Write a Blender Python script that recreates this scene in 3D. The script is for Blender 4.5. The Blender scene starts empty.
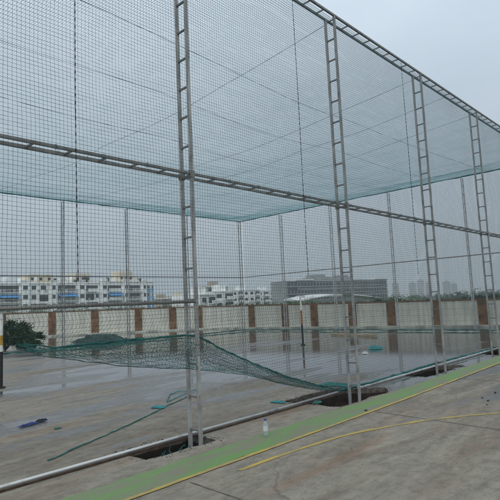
import bpy, math, random
import numpy as np
from mathutils import Vector, Matrix, noise
from mathutils.geometry import tessellate_polygon

S = bpy.context.scene
COL = S.collection
rnd = random.Random(7)
PI = math.pi

# ------------------------------------------------------------------ materials
def mat(name, col, rough=0.7, var=0.15, scale=4.0, metal=0.0, col2=None, bump=0.0, spec=0.5, coord='Object', stretch=None, detail=4):
    m = bpy.data.materials.new(name); m.use_nodes = True
    nt = m.node_tree; N = nt.nodes; L = nt.links
    b = N['Principled BSDF']
    tc = N.new('ShaderNodeTexCoord'); mp = N.new('ShaderNodeMapping')
    if stretch: mp.inputs['Scale'].default_value = stretch
    L.new(tc.outputs[coord], mp.inputs['Vector'])
    nz = N.new('ShaderNodeTexNoise'); nz.inputs['Scale'].default_value = scale; nz.inputs['Detail'].default_value = detail
    L.new(mp.outputs[0], nz.inputs['Vector'])
    cr = N.new('ShaderNodeValToRGB')
    c = Vector(col[:3]); d = Vector(col2[:3]) if col2 else c * (1 - var)
    e = c * (1 + var * 0.6)
    cr.color_ramp.elements[0].position = 0.35; cr.color_ramp.elements[0].color = (*d, 1)
    cr.color_ramp.elements[1].position = 0.65; cr.color_ramp.elements[1].color = (*e, 1)
    L.new(nz.outputs['Fac'], cr.inputs['Fac']); L.new(cr.outputs[0], b.inputs['Base Color'])
    b.inputs['Roughness'].default_value = rough; b.inputs['Metallic'].default_value = metal
    b.inputs['Specular IOR Level'].default_value = spec
    if bump:
        bp = N.new('ShaderNodeBump'); bp.inputs['Strength'].default_value = bump; bp.inputs['Distance'].default_value = 0.02
        L.new(nz.outputs['Fac'], bp.inputs['Height']); L.new(bp.outputs[0], b.inputs['Normal'])
    return m

M = {}
M['steel'] = mat('galvanised_steel', (.35, .35, .34), .5, .3, 9, .15, stretch=(1, 1, .4))
M['steel_dark'] = mat('beam_steel', (.23, .225, .215), .5, .3, 9, .3)
M['steel_pale'] = mat('pale_steel', (.44, .45, .45), .5, .25, 7, .15)
M['rust_brown'] = mat('strip_dark_brown', (.06, .035, .022), .85, .4, 12)
M['pipe'] = mat('pipe_steel', (.62, .62, .60), .35, .2, 6, .4, stretch=(.2, 1, 1))
M['bar'] = mat('weathered_bar', (.25, .235, .21), .6, .25, 5, .1)
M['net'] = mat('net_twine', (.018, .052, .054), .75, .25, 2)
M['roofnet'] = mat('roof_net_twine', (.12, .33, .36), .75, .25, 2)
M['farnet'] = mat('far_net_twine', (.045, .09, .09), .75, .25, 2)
M['tealnet'] = mat('bunched_twine', (.02, .15, .125), .75, .3, 2)
M['teal'] = mat('teal_rope', (.012, .13, .115), .6, .35, 12)
M['teal_bright'] = mat('teal_cloth', (.02, .22, .23), .7, .3, 9)
M['darkrope'] = mat('dark_rope', (.02, .025, .03), .8, .3, 12)
M['cable'] = mat('steel_cable', (.05, .055, .06), .5, .3, 9, .5)
M['panel'] = None
M['pillar'] = mat('pillar_paint', (.21, .105, .045), .75, .35, 3, col2=(.09, .042, .02))
M['pillar_dark'] = mat('pillar_paint_mossy', (.10, .055, .025), .75, .35, 3, col2=(.045, .03, .015))
M['coping'] = mat('coping_paint', (.20, .085, .035), .75, .35, 3)
M['kerbwall'] = mat('plinth_paint', (.48, .48, .42), .7, .3, 1.5, col2=(.26, .27, .23))
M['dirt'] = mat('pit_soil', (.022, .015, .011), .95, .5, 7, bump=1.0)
M['broken'] = mat('broken_cement', (.12, .105, .085), .9, .4, 14, bump=.8)
M['earth'] = mat('far_ground', (.07, .09, .04), .95, .4, .02)
M['leaf'] = mat('leaf_green', (.055, .105, .03), .7, .5, 1.2, spec=.2)
M['leaf_light'] = mat('leaf_light', (.09, .15, .035), .7, .4, 1.2, spec=.2)
M['leaf_dark'] = mat('leaf_dark', (.018, .038, .018), .75, .4, 1.2, spec=.15)
M['leaf_bush'] = mat('leaf_bush', (.03, .065, .02), .7, .5, 1.2, spec=.2)
M['bark'] = mat('bark', (.09, .065, .045), .9, .4, 6)
M['facade'] = mat('white_facade', (.84, .85, .84), .8, .22, .35, col2=(.68, .68, .66))
M['cream'] = mat('cream_facade', (.70, .62, .47), .8, .15, .3)
M['beige'] = mat('beige_facade', (.42, .37, .29), .8, .15, .3)
M['blue'] = mat('blue_facade', (.10, .30, .55), .7, .15, .4)
M['awning'] = mat('blue_awning', (.07, .30, .62), .6, .2, 1)
M['glass'] = mat('window_glass', (.03, .035, .045), .2, .3, .6)
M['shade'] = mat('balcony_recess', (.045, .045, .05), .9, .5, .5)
M['office'] = mat('office_concrete', (.29, .31, .31), .8, .2, .15)
M['office_glass'] = mat('office_glass', (.05, .06, .068), .25, .3, .3)
M['whiteroof'] = mat('white_roof', (.75, .76, .76), .5, .1, 1)
M['tower'] = mat('tower_facade', (.20, .20, .21), .8, .1, .1)
M['black'] = mat('black_paint', (.012, .012, .013), .5, .3, 5)
M['yellow_paint'] = mat('yellow_post_paint', (.45, .27, .04), .6, .3, 6)
M['orange_paint'] = mat('orange_post_paint', (.36, .12, .04), .6, .3, 6)
M['white_paint'] = mat('white_post_paint', (.7, .7, .66), .6, .2, 6)
M['bluecloth'] = mat('blue_cloth', (.012, .035, .16), .8, .4, 12)
M['bluedark'] = mat('dark_blue_cloth', (.008, .012, .03), .8, .4, 12)
M['tarp'] = mat('green_tarp', (.010, .045, .035), .6, .5, 5)
M['wood'] = mat('weathered_timber', (.36, .30, .20), .8, .3, 5, stretch=(1, .2, 1))
M['brick'] = mat('brick_piece', (.26, .08, .05), .85, .3, 9)
M['stone'] = mat('dark_stone', (.03, .03, .03), .9, .4, 20)
M['bag'] = mat('white_bag', (.6, .62, .62), .5, .2, 8)
M['cap'] = mat('blue_cap', (.03, .06, .3), .4, .1, 8)

def rusty(m, amount=.6, scale=7):
    nt = m.node_tree; N = nt.nodes; L = nt.links; b = N['Principled BSDF']
    src = b.inputs['Base Color'].links[0].from_socket
    g = N.new('ShaderNodeNewGeometry'); n = N.new('ShaderNodeTexNoise'); n.inputs['Scale'].default_value = scale; n.inputs['Detail'].default_value = 8; n.inputs['Roughness'].default_value = .7
    L.new(g.outputs['Position'], n.inputs['Vector'])
    r = N.new('ShaderNodeValToRGB'); r.color_ramp.elements[0].position = .56; r.color_ramp.elements[1].position = .70
    r.color_ramp.elements[0].color = (0, 0, 0, 1); r.color_ramp.elements[1].color = (amount, amount, amount, 1)
    L.new(n.outputs['Fac'], r.inputs['Fac'])
    x = N.new('ShaderNodeMixRGB'); L.new(r.outputs[0], x.inputs[0]); L.new(src, x.inputs[1]); x.inputs[2].default_value = (.10, .055, .03, 1); L.new(x.outputs[0], b.inputs['Base Color'])
for k_ in ('steel', 'steel_dark'): rusty(M[k_])
rusty(M['bar'], .5); rusty(M['pipe'], .35, 4)

# painted, rain-stained wall panel
def wall_mat():
    m = mat('wall_panel_paint', (.50, .50, .45), .7, .1, .8)
    nt = m.node_tree; N = nt.nodes; L = nt.links; b = N['Principled BSDF']
    tc = N.new('ShaderNodeTexCoord')
    mp = N.new('ShaderNodeMapping'); mp.inputs['Scale'].default_value = (5, 5, .35)
    n1 = N.new('ShaderNodeTexNoise'); n1.inputs['Scale'].default_value = 1.3; n1.inputs['Detail'].default_value = 7
    L.new(tc.outputs['Object'], mp.inputs[0]); L.new(mp.outputs[0], n1.inputs['Vector'])
    r = N.new('ShaderNodeValToRGB')
    r.color_ramp.elements[0].position = .35; r.color_ramp.elements[0].color = (.50, .50, .43, 1)
    r.color_ramp.elements[1].position = .62; r.color_ramp.elements[1].color = (.70, .69, .61, 1)
    L.new(n1.outputs['Fac'], r.inputs['Fac'])
    br = N.new('ShaderNodeTexBrick')
    br.inputs['Scale'].default_value = 1; br.inputs['Brick Width'].default_value = .8; br.inputs['Row Height'].default_value = .3
    br.inputs['Mortar Size'].default_value = .014
    br.inputs['Color1'].default_value = (1, 1, 1, 1); br.inputs['Color2'].default_value = (.95, .95, .94, 1); br.inputs['Mortar'].default_value = (.78, .78, .75, 1)
    sx = N.new('ShaderNodeSeparateXYZ'); cx = N.new('ShaderNodeCombineXYZ')
    L.new(tc.outputs['Object'], sx.inputs[0]); L.new(sx.outputs['X'], cx.inputs['X']); L.new(sx.outputs['Z'], cx.inputs['Y'])
    L.new(cx.outputs[0], br.inputs['Vector'])
    mx = N.new('ShaderNodeMixRGB'); mx.blend_type = 'MULTIPLY'; mx.inputs[0].default_value = 1
    L.new(r.outputs[0], mx.inputs[1]); L.new(br.outputs['Color'], mx.inputs[2])
    L.new(mx.outputs[0], b.inputs['Base Color'])
    return m
M['panel'] = wall_mat()

# rain-wet cement floor: u axis = world X (streaks run along it)
def slab_mat():
    m = bpy.data.materials.new('wet_cement'); m.use_nodes = True
    nt = m.node_tree; N = nt.nodes; L = nt.links; b = N['Principled BSDF']
    geo = N.new('ShaderNodeNewGeometry')
    def nz(scale, st, det=5, rgh=.55, dist=0.0, off=0.0):
        mp = N.new('ShaderNodeMapping'); mp.inputs['Scale'].default_value = st; mp.inputs['Location'].default_value = (off, off * .7, 0)
        L.new(geo.outputs['Position'], mp.inputs[0])
        n = N.new('ShaderNodeTexNoise'); n.inputs['Scale'].default_value = scale; n.inputs['Detail'].default_value = det
        n.inputs['Roughness'].default_value = rgh; n.inputs['Distortion'].default_value = dist
        L.new(mp.outputs[0], n.inputs['Vector']); return n.outputs['Fac']
    def math_(op, a, bb=None, clamp=False):
        n = N.new('ShaderNodeMath'); n.operation = op; n.use_clamp = clamp
        for i, x in enumerate((a, bb)):
            if x is None: continue
            if isinstance(x, (int, float)): n.inputs[i].default_value = x
            else: L.new(x, n.inputs[i])
        return n.outputs[0]
    def ramp(fac, stops):
        r = N.new('ShaderNodeValToRGB'); e = r.color_ramp.elements
        while len(e) < len(stops): e.new(.5)
        for k, (p, c) in enumerate(stops):
            e[k].position = p; e[k].color = (*c, 1) if len(c) == 3 else c
        L.new(fac, r.inputs['Fac']); return r.outputs[0]
    def mix(f, a, c, mode='MIX'):
        n = N.new('ShaderNodeMixRGB'); n.blend_type = mode
        for i, x in enumerate((f, a, c)):
            if isinstance(x, (int, float)): n.inputs[i].default_value = x
            elif isinstance(x, tuple): n.inputs[i].default_value = (*x, 1)
            else: L.new(x, n.inputs[i])
        return n.outputs[0]
    sx = N.new('ShaderNodeSeparateXYZ'); L.new(geo.outputs['Position'], sx.inputs[0])
    U, V = sx.outputs['X'], sx.outputs['Y']
    big = nz(.16, (.8, 1.5, 1), 4, .5, .6, 3.1)
    streak = nz(.55, (.38, 1.9, 1), 7, .62, .7)
    fine = nz(3.2, (.7, 1.4, 1), 7, .65)
    mott0 = nz(11, (.7, 1.3, 1), 8, .7, .3, 8.0)
    grit = nz(60, (1, 1, 1), 3, .6)
    # ponding: the floor falls towards the far end of the cage
    du = math_('MULTIPLY', math_('SUBTRACT', U, 7.5), .11)
    dv = math_('MULTIPLY', math_('SUBTRACT', V, 6.0), .10)
    du = math_('MINIMUM', math_('MAXIMUM', du, -.22), .50)
    dv = math_('MINIMUM', math_('MAXIMUM', dv, -.8), .10)
    w = math_('ADD', math_('ADD', du, dv), math_('MULTIPLY', math_('SUBTRACT', big, .5), 1.7))
    w = math_('ADD', w, math_('MULTIPLY', math_('SUBTRACT', streak, .5), 2.6))
    w = math_('ADD', w, math_('MULTIPLY', math_('SUBTRACT', fine, .5), .55))
    w = math_('ADD', w, math_('MULTIPLY', math_('SUBTRACT', mott0, .5), .22))
    w = math_('ADD', w, .42)
    wet = ramp(w, [(.22, (0, 0, 0)), (.40, (1, 1, 1))])       # damp film
    pond = ramp(w, [(.54, (0, 0, 0)), (.70, (1, 1, 1))])      # standing water
    dry = ramp(streak, [(.30, (.18, .16, .13)), (.46, (.275, .25, .205)), (.56, (.215, .185, .145)), (.70, (.34, .305, .25))])
    dry = mix(.8, dry, ramp(fine, [(.3, (.72, .72, .72)), (.7, (1.12, 1.1, 1.06))]), 'MULTIPLY')
    dry = mix(.6, dry, ramp(grit, [(.3, (.68, .68, .68)), (.7, (1.15, 1.15, 1.15))]), 'MULTIPLY')
    mott = nz(9, (.8, 1.2, 1), 8, .72, .3, 4.0)
    dry = mix(.75, dry, ramp(mott, [(.36, (.66, .64, .62)), (.52, (1.0, 1.0, 1.0)), (.66, (1.14, 1.13, 1.1))]), 'MULTIPLY')
    rust_brown = ramp(nz(.7, (.35, 2.4, 1), 6, .6, .5, 9.0), [(.57, (0, 0, 0)), (.70, (1, 1, 1))])
    dry = mix(math_('MULTIPLY', rust_brown, .55), dry, (.19, .105, .06))
    dampc = ramp(fine, [(.3, (.072, .073, .076)), (.7, (.115, .115, .118))])
    dampc = mix(.8, dampc, ramp(mott, [(.36, (.72, .72, .72)), (.64, (1.15, 1.15, 1.15))]), 'MULTIPLY')
    dampc = mix(.3, dampc, dry)
    c = mix(wet, dry, dampc)
    c = mix(math_('MULTIPLY', pond, .6), c, (.085, .085, .08))
    # hairline cracks
    vo = N.new('ShaderNodeTexVoronoi'); vo.feature = 'DISTANCE_TO_EDGE'; vo.inputs['Scale'].default_value = .22
    mpv = N.new('ShaderNodeMapping'); L.new(geo.outputs['Position'], mpv.inputs[0])
    wob = N.new('ShaderNodeTexNoise'); wob.inputs['Scale'].default_value = 1.3; wob.inputs['Detail'].default_value = 5
    L.new(geo.outputs['Position'], wob.inputs['Vector'])
    av = N.new('ShaderNodeVectorMath'); av.operation = 'MULTIPLY_ADD'; av.inputs[1].default_value = (1.1, 1.1, 0)
    L.new(wob.outputs['Color'], av.inputs[0]); L.new(mpv.outputs[0], av.inputs[2]); L.new(av.outputs[0], vo.inputs['Vector'])
    crack = ramp(vo.outputs['Distance'], [(.0, (1, 1, 1)), (.0035, (0, 0, 0))])
    c = mix(math_('MULTIPLY', crack, .5), c, (.06, .05, .045))
    L.new(c, b.inputs['Base Color'])
    rg = ramp(wet, [(0, (.82, .82, .82)), (1, (.27, .27, .27))])
    rg = mix(pond, rg, (.05, .05, .05))
    L.new(rg, b.inputs['Roughness'])
    b.inputs['IOR'].default_value = 1.38
    hb = math_('ADD', math_('MULTIPLY', fine, .5), math_('MULTIPLY', grit, .25))
    bp = N.new('ShaderNodeBump'); bp.inputs['Distance'].default_value = .012
    L.new(math_('SUBTRACT', 1.0, math_('MULTIPLY', pond, .95)), bp.inputs['Strength'])
    L.new(hb, bp.inputs['Height']); L.new(bp.outputs[0], b.inputs['Normal'])
    return m
M['slab'] = slab_mat()

def worn_paint(name, col, base, scale, lo=.40, hi=.62):
    m = bpy.data.materials.new(name); m.use_nodes = True
    nt = m.node_tree; N = nt.nodes; L = nt.links; b = N['Principled BSDF']
    geo = N.new('ShaderNodeNewGeometry')
    mp = N.new('ShaderNodeMapping'); mp.inputs['Scale'].default_value = (.5, 1.6, 1)
    L.new(geo.outputs['Position'], mp.inputs[0])
    n = N.new('ShaderNodeTexNoise'); n.inputs['Scale'].default_value = scale; n.inputs['Detail'].default_value = 8; n.inputs['Roughness'].default_value = .68
    L.new(mp.outputs[0], n.inputs['Vector'])
    r = N.new('ShaderNodeValToRGB'); r.color_ramp.elements[0].position = lo; r.color_ramp.elements[1].position = hi
    r.color_ramp.elements[0].color = (*base, 1); r.color_ramp.elements[1].color = (*col, 1)
    L.new(n.outputs['Fac'], r.inputs['Fac'])
    n2 = N.new('ShaderNodeTexNoise'); n2.inputs['Scale'].default_value = 30; n2.inputs['Detail'].default_value = 4
    L.new(geo.outputs['Position'], n2.inputs['Vector'])
    r2 = N.new('ShaderNodeValToRGB'); r2.color_ramp.elements[0].color = (.75, .75, .75, 1); r2.color_ramp.elements[1].color = (1.1, 1.1, 1.1, 1)
    L.new(n2.outputs['Fac'], r2.inputs['Fac'])
    mx = N.new('ShaderNodeMixRGB'); mx.blend_type = 'MULTIPLY'; mx.inputs[0].default_value = .8
    L.new(r.outputs[0], mx.inputs[1]); L.new(r2.outputs[0], mx.inputs[2]); L.new(mx.outputs[0], b.inputs['Base Color'])
    b.inputs['Roughness'].default_value = .6
    return m
M['green'] = worn_paint('worn_green_paint', (.135, .26, .07), (.20, .185, .13), 2.9, .38, .58)
M['yellow'] = worn_paint('worn_yellow_paint', (.50, .35, .05), (.27, .215, .12), 4.5, .38, .58)

# ------------------------------------------------------------------ mesh helpers
class MB:
    def __init__(s): s.v = []; s.f = []; s.mi = []; s.cm = 0
    def add(s, vs, fs):
        o = len(s.v); s.v += [tuple(x) for x in vs]
        for f in fs: s.f.append(tuple(i + o for i in f)); s.mi.append(s.cm)
        return s
    def box(s, x0, x1, y0, y1, z0, z1):
        vs = [(x, y, z) for x in (x0, x1) for y in (y0, y1) for z in (z0, z1)]
        return s.add(vs, [(0, 1, 3, 2), (4, 6, 7, 5), (0, 4, 5, 1), (2, 3, 7, 6), (0, 2, 6, 4), (1, 5, 7, 3)])
    def tube(s, pts, r, n=6, cap=True):
        pts = [Vector(p) for p in pts]; rings = []
        up = Vector((0, 0, 1))
        for i, p in enumerate(pts):
            t = (pts[min(i + 1, len(pts) - 1)] - pts[max(i - 1, 0)]).normalized()
            a = t.cross(up)
            if a.length < .05: a = t.cross(Vector((1, 0, 0)))
            a.normalize(); bb = t.cross(a).normalized()
            rr = r(i / max(1, len(pts) - 1)) if callable(r) else r
            rings.append([p + (a * math.cos(2 * PI * k / n) + bb * math.sin(2 * PI * k / n)) * rr for k in range(n)])
        vs = [q for R in rings for q in R]; fs = []
        for i in range(len(pts) - 1):
            for k in range(n):
                k2 = (k + 1) % n
                fs.append((i * n + k, i * n + k2, (i + 1) * n + k2, (i + 1) * n + k))
        if cap:
            fs.append(tuple(range(n))[::-1]); fs.append(tuple((len(pts) - 1) * n + k for k in range(n)))
        return s.add(vs, fs)
    def lathe(s, prof, c=(0, 0, 0), n=16):
        vs = []; fs = []
        for r, z in prof:
            vs += [(c[0] + r * math.cos(2 * PI * k / n), c[1] + r * math.sin(2 * PI * k / n), c[2] + z) for k in range(n)]
        for i in range(len(prof) - 1):
            for k in range(n):
                k2 = (k + 1) % n; fs.append((i * n + k, i * n + k2, (i + 1) * n + k2, (i + 1) * n + k))
        fs.append(tuple(range(n))[::-1]); fs.append(tuple((len(prof) - 1) * n + k for k in range(n)))
        return s.add(vs, fs)
    def build(s, name, m, parent=None, loc=None, smooth=False):
        me = bpy.data.meshes.new(name); me.from_pydata(s.v, [], s.f)
        ms = m if isinstance(m, (list, tuple)) else [m]
        for x in ms: me.materials.append(x)
        if len(ms) > 1:
            for p, i in zip(me.polygons, s.mi): p.material_index = i
        if smooth:
            for p in me.polygons: p.use_smooth = True
        me.update()
        o = bpy.data.objects.new(name, me); COL.objects.link(o)
        if parent: o.parent = parent
        if loc: o.location = loc
        return o
def mesh_np(name, V, F, m, parent=None):
    me = bpy.data.meshes.new(name)
    V = np.asarray(V, np.float32); F = np.asarray(F, np.int32)
    k = F.shape[1]
    me.vertices.add(len(V)); me.vertices.foreach_set('co', V.ravel())
    me.loops.add(F.size); me.loops.foreach_set('vertex_index', F.ravel())
    me.polygons.add(len(F)); me.polygons.foreach_set('loop_start', np.arange(0, F.size, k, dtype=np.int32))
    me.update(calc_edges=True); me.validate()
    me.materials.append(m)
    o = bpy.data.objects.new(name, me); COL.objects.link(o)
    if parent: o.parent = parent
    return o
def tag(o, label=None, cat=None, group=None, kind=None):
    if label: o['label'] = label
    if cat: o['category'] = cat
    if group: o['group'] = group
    if kind: o['kind'] = kind
    return o
def empty(name, loc=(0, 0, 0), rz=0, label=None, cat=None, group=None):
    o = bpy.data.objects.new(name, None); COL.objects.link(o); o.empty_display_size = .2
    o.location = loc; o.rotation_euler = (0, 0, rz); return tag(o, label, cat, group)
def copy_tree(o, parent=None):
    c = o.copy(); COL.objects.link(c); c.parent = parent
    for ch in [x for x in bpy.data.objects if x.parent == o]: copy_tree(ch, c)
    return c

# ------------------------------------------------------------------ dimensions (metres). X = along the near row, Y = across the cage
VN, W, HM, HT, VF, UE = 4.787, .193, 3.254, 6.734, 21.84, 22.49
UL = -1.6

# ------------------------------------------------------------------ ground
def jag(poly, amp, step, seed):
    r = random.Random(seed); out = []
    for i, a in enumerate(poly):
        b = poly[(i + 1) % len(poly)]; a = Vector((*a, 0)); b = Vector((*b, 0))
        n = max(1, int((b - a).length / step))
        for k in range(n):
            p = a.lerp(b, k / n); out.append((p.x + r.uniform(-amp, amp), p.y + r.uniform(-amp, amp)))
    return out
pits = [jag([(3.3, 4.72), (4.22, 4.68), (4.26, 5.2), (3.25, 5.26)], .035, .16, 1),
        jag([(6.52, 4.84), (6.58, 4.46), (7.10, 4.46), (8.02, 4.46), (8.42, 4.70), (8.05, 5.14), (7.95, 5.42), (7.2, 5.50), (6.45, 5.50)], .035, .16, 2),
        jag([(9.85, 4.58), (11.65, 4.56), (11.8, 4.72), (11.2, 5.16), (9.9, 5.18), (9.75, 4.9)], .035, .16, 3),
        jag([(14.0, 4.58), (15.6, 4.58), (15.7, 5.2), (14.1, 5.2)], .035, .16, 4)]
outer = [(-22, -14), (30, -14), (27.6, 3.2), (24.35, 27.35), (12.3, 39.0), (-22, 60)]
loops = [[Vector((x, y, 0)) for x, y in outer]] + [[Vector((x, y, 0)) for x, y in p] for p in pits]
tris = tessellate_polygon(loops)
vs = [tuple(v) for l in loops for v in l]
slab = MB().add(vs, []); 
slab.f = []; slab.mi = []
for t in tris:
    a, b_, c_ = (Vector(vs[i]) for i in t)
    n = (b_ - a).cross(c_ - a)
    slab.f.append(tuple(t) if n.z > 0 else tuple(reversed(t))); slab.mi.append(0)
# outer skirt
o0 = len(slab.v); n0 = len(outer)
slab.v += [(x, y, -.5) for x, y in outer]
for i in range(n0):
    j = (i + 1) % n0; slab.f.append((i, o0 + i, o0 + j, j)); slab.mi.append(0)
tag(slab.build('court_ground', M['slab']), kind='structure')
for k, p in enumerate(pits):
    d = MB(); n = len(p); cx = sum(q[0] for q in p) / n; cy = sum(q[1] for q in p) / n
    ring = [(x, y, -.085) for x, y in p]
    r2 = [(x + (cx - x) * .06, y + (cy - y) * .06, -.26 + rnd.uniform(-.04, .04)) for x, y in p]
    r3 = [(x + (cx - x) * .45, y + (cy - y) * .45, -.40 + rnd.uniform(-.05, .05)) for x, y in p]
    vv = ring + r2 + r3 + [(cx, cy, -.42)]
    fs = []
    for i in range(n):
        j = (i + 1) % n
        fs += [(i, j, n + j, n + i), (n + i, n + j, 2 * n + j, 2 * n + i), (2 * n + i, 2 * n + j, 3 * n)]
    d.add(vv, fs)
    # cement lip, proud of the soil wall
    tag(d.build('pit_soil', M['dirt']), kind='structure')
    e = MB(); lip = []
    for i in range(n):
        j = (i + 1) % n
        e.add([(p[i][0], p[i][1], 0), (p[j][0], p[j][1], 0), (p[j][0], p[j][1], -.09), (p[i][0], p[i][1], -.09)], [(0, 1, 2, 3)])
    tag(e.build('pit_edge', M['broken']), kind='structure')

# terrain below and beyond the raised court
tb = MB(); R = 6000
tb.add([(-R, -R, -6), (R, -R, -6), (R, R, -6), (-R, R, -6)], [(0, 1, 2, 3)])
tag(tb.build('terrain', M['earth']), kind='structure')
base = MB(); base.add([(x, y, -.5) for x, y in outer] + [(x, y, -5.99) for x, y in outer],
    [(i, n0 + i, n0 + (i + 1) % n0, (i + 1) % n0) for i in range(n0)])
tag(base.build('court_base', M['kerbwall']), kind='structure')

def ribbon(name, pts, w, z, m, jit=.0, seed=0):
    r = random.Random(seed); P = []
    for i in range(len(pts) - 1):
        a = Vector(pts[i]); b = Vector(pts[i + 1]); n = max(1, int((b - a).length / .12))
        for k in range(n): P.append(a.lerp(b, k / n))
    P.append(Vector(pts[-1])); m_ = MB(); vv = []; ff = []
    for i, p in enumerate(P):
        t = (P[min(i + 1, len(P) - 1)] - P[max(i - 1, 0)]).normalized(); nn = Vector((-t.y, t.x))
        ww = w[0] + (w[1] - w[0]) * min(1, i / len(P)) if isinstance(w, tuple) else w
        a = p + nn * (ww / 2 + r.uniform(-jit, jit)); b = p - nn * (ww / 2 + r.uniform(-jit, jit))
        vv += [(a.x, a.y, z), (b.x, b.y, z)]
        if i: ff.append((2 * i - 2, 2 * i - 1, 2 * i + 1, 2 * i))
    m_.add(vv, ff); return tag(m_.build(name, m), kind='structure')
ribbon('green_stripe', [(-4, 4.16), (4.7, 4.165), (8, 4.165), (13.4, 4.26), (24, 4.38)], (.47, .40), .004, M['green'], .016, 5)
ribbon('yellow_line', [(-4, 3.90), (4.9, 3.905), (7.7, 3.92), (12.8, 4.04), (24, 4.2)], .055, .008, M['yellow'], .003, 6)
curve = [(3.6, 3.66), (4.4, 3.63), (5.15, 3.54), (5.52, 3.44), (6.0, 3.25), (6.48, 3.03), (7.0, 2.68), (7.31, 2.43), (7.9, 1.9), (8.6, 1.1), (9.2, .2)]
ribbon('yellow_line', curve, .055, .004, M['yellow'], .003, 8)

M['joint'] = mat('joint_grime', (.09, .075, .06), .9, .4, 9)
for k, (a, c) in enumerate([((6.56, 3.86), (6.34, 1.2)), ((6.34, 1.2), (6.2, -4)), ((9.9, 3.9), (9.7, -4)), ((3.1, 3.8), (2.9, -4)), ((2.0, .6), (16, 1.0)), ((13.3, 4.0), (13.1, -4))]):
    ribbon('floor_joint', [a, c], .016, .0025, M['joint'], .004, 60 + k)
# ------------------------------------------------------------------ ladder columns & beams
RW = .019
def z_rungs(z0=-.27): 
    z = 3.245 - .39 * 9
    while z < HT + .02: 
        yield z
        z += .39
def ladder_column(name, loc, along, ztop, m, r=RW, zb=-.40, dark=None):
    """rails VN..VN+W apart in direction along ('x' or 'y'), origin at the near rail foot"""
    t = empty(name, loc)
    for s in (0, W):
        b = MB()
        x, y = (s, 0) if along == 'x' else (0, s)
        b.box(x - r, x + r, y - r, y + r, zb, ztop)
        b.build('rail', m, t)
    rg = MB()
    q = .011
    if along == 'x': rg.box(r, W - r, -q, q, -q, q)
    else: rg.box(-q, q, r, W - r, -q, q)
    for s in (r, W - r):
        for q_ in (-q, q):
            if along == 'x': rg.box(s - .007, s + .007, q_ - .004, q_ + .004, -q - .005, q + .005)
            else: rg.box(q_ - .004, q_ + .004, s - .007, s + .007, -q - .005, q + .005)
    first = None
    for z in z_rungs():
        if z < zb or z > ztop - .05: continue
        if first is None: first = rg.build('rung', dark or m, t, (0, 0, z))
        else:
            c = first.copy(); COL.objects.link(c); c.parent = t; c.location = (0, 0, z)
    return t
def brackets(t, m):
    for s in (0, W):
        b = MB(); b.box(-.034, .034, s - .026, s + .026, HM - .035, HM + .05)
        b.build('clamp', m, t)
near_lab = ['tall grey ladder column left of centre, the nearest and thickest',
            'tall grey ladder column standing in the open soil pit right of centre',
            'tall grey ladder column right of the pit column, its top meeting the roof beam',
            'rightmost tall ladder column, close to the right edge of the photo']
cols = ladder_column('ladder_column', (4.09, VN, 0), 'y', HT + .05, M['steel'], dark=M['steel_dark']); brackets(cols, M['steel_dark'])
tag(cols, near_lab[0], 'ladder column', 'ladder columns of the near row')
for u, l in zip((7.645, 11.219, 14.83), near_lab[1:]):
    c = copy_tree(cols); c.location = (u, VN, 0); c['label'] = l
pale = ladder_column('ladder_post', (10.93, VF, 0), 'y', HT - .03, M['steel'], zb=.01)
tag(pale, 'thin ladder post of the back row, leftmost of them, before the white flats', 'ladder post', 'thin ladder posts of the back rows')
for u, l in ((14.32, 'second thin ladder post from the left in the back row'),
             (18.2, 'thin back row ladder post mostly hidden behind the nearest column'),
             (UE, 'thin corner ladder post where the two back net walls meet')):
    c = copy_tree(pale); c.location = (u, VF, 0); c['label'] = l
endp = ladder_column('ladder_post', (UE, 18.66, 0), 'x', HT - .03, M['steel_pale'], zb=.01)
tag(endp, 'thin ladder post in front of the left end of the grey office block', 'ladder post', 'thin ladder posts of the back rows')
for v, l in ((15.2, 'thin ladder post in front of the middle of the grey office block'),
             (11.75, 'thin ladder post just right of the grey office block'),
             (8.17, 'rightmost thin ladder post, between the two rightmost tall columns')):
    c = copy_tree(endp); c.location = (UE, v, 0); c['label'] = l

def beam(name, p0, axis, length, z, m, r=.016, rung0=.3, thin=False):
    t = empty(name, (*p0, z))
    for s in (0, W):
        b = MB()
        if axis == 'x': b.box(0, length, s - r, s + r, -r, r)
        else: b.box(s - r, s + r, 0, length, -r, r)
        b.build('rail', m, t)
    rg = MB(); q = .010
    if axis == 'x': rg.box(-q, q, r, W - r, -q, q)
    else: rg.box(r, W - r, -q, q, -q, q)
    first = None; x = rung0
    while x < length:
        loc = (x, 0, 0) if axis == 'x' else (0, x, 0)
        if first is None: first = rg.build('rung', m, t, loc)
        else:
            c = first.copy(); COL.objects.link(c); c.parent = t; c.location = loc
        x += .4035
    return t
ox = .055   # beams pass just beside the column rails
def near_beam(z, label, r):
    t = beam('ladder_beam', (UL, VN - 0.0), 'x', UE - UL + .2, z, M['steel_dark'], r, rung0=2.1 - UL - .4035 * 9)
    tag(t, label, 'ladder beam', 'ladder beams of the cage frame'); return t
near_beam(HM + .010, 'dark ladder beam lying flat across the near row at half height', .0155)
near_beam(HT + .071, 'dark ladder beam along the top of the near row, cutting the sky at upper right', .0185)
t = beam('ladder_beam', (.9, VF), 'x', UE - .9, HM, M['steel_dark'], .014); tag(t, 'thin dark ladder beam at half height in front of the white flats', 'ladder beam', 'ladder beams of the cage frame')
t = beam('ladder_beam', (UE, VN + W + .02), 'y', VF - VN - W - .06, HM, M['steel_dark'], .014); tag(t, 'thin dark ladder beam at half height above the grey office block', 'ladder beam', 'ladder beams of the cage frame')

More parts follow.
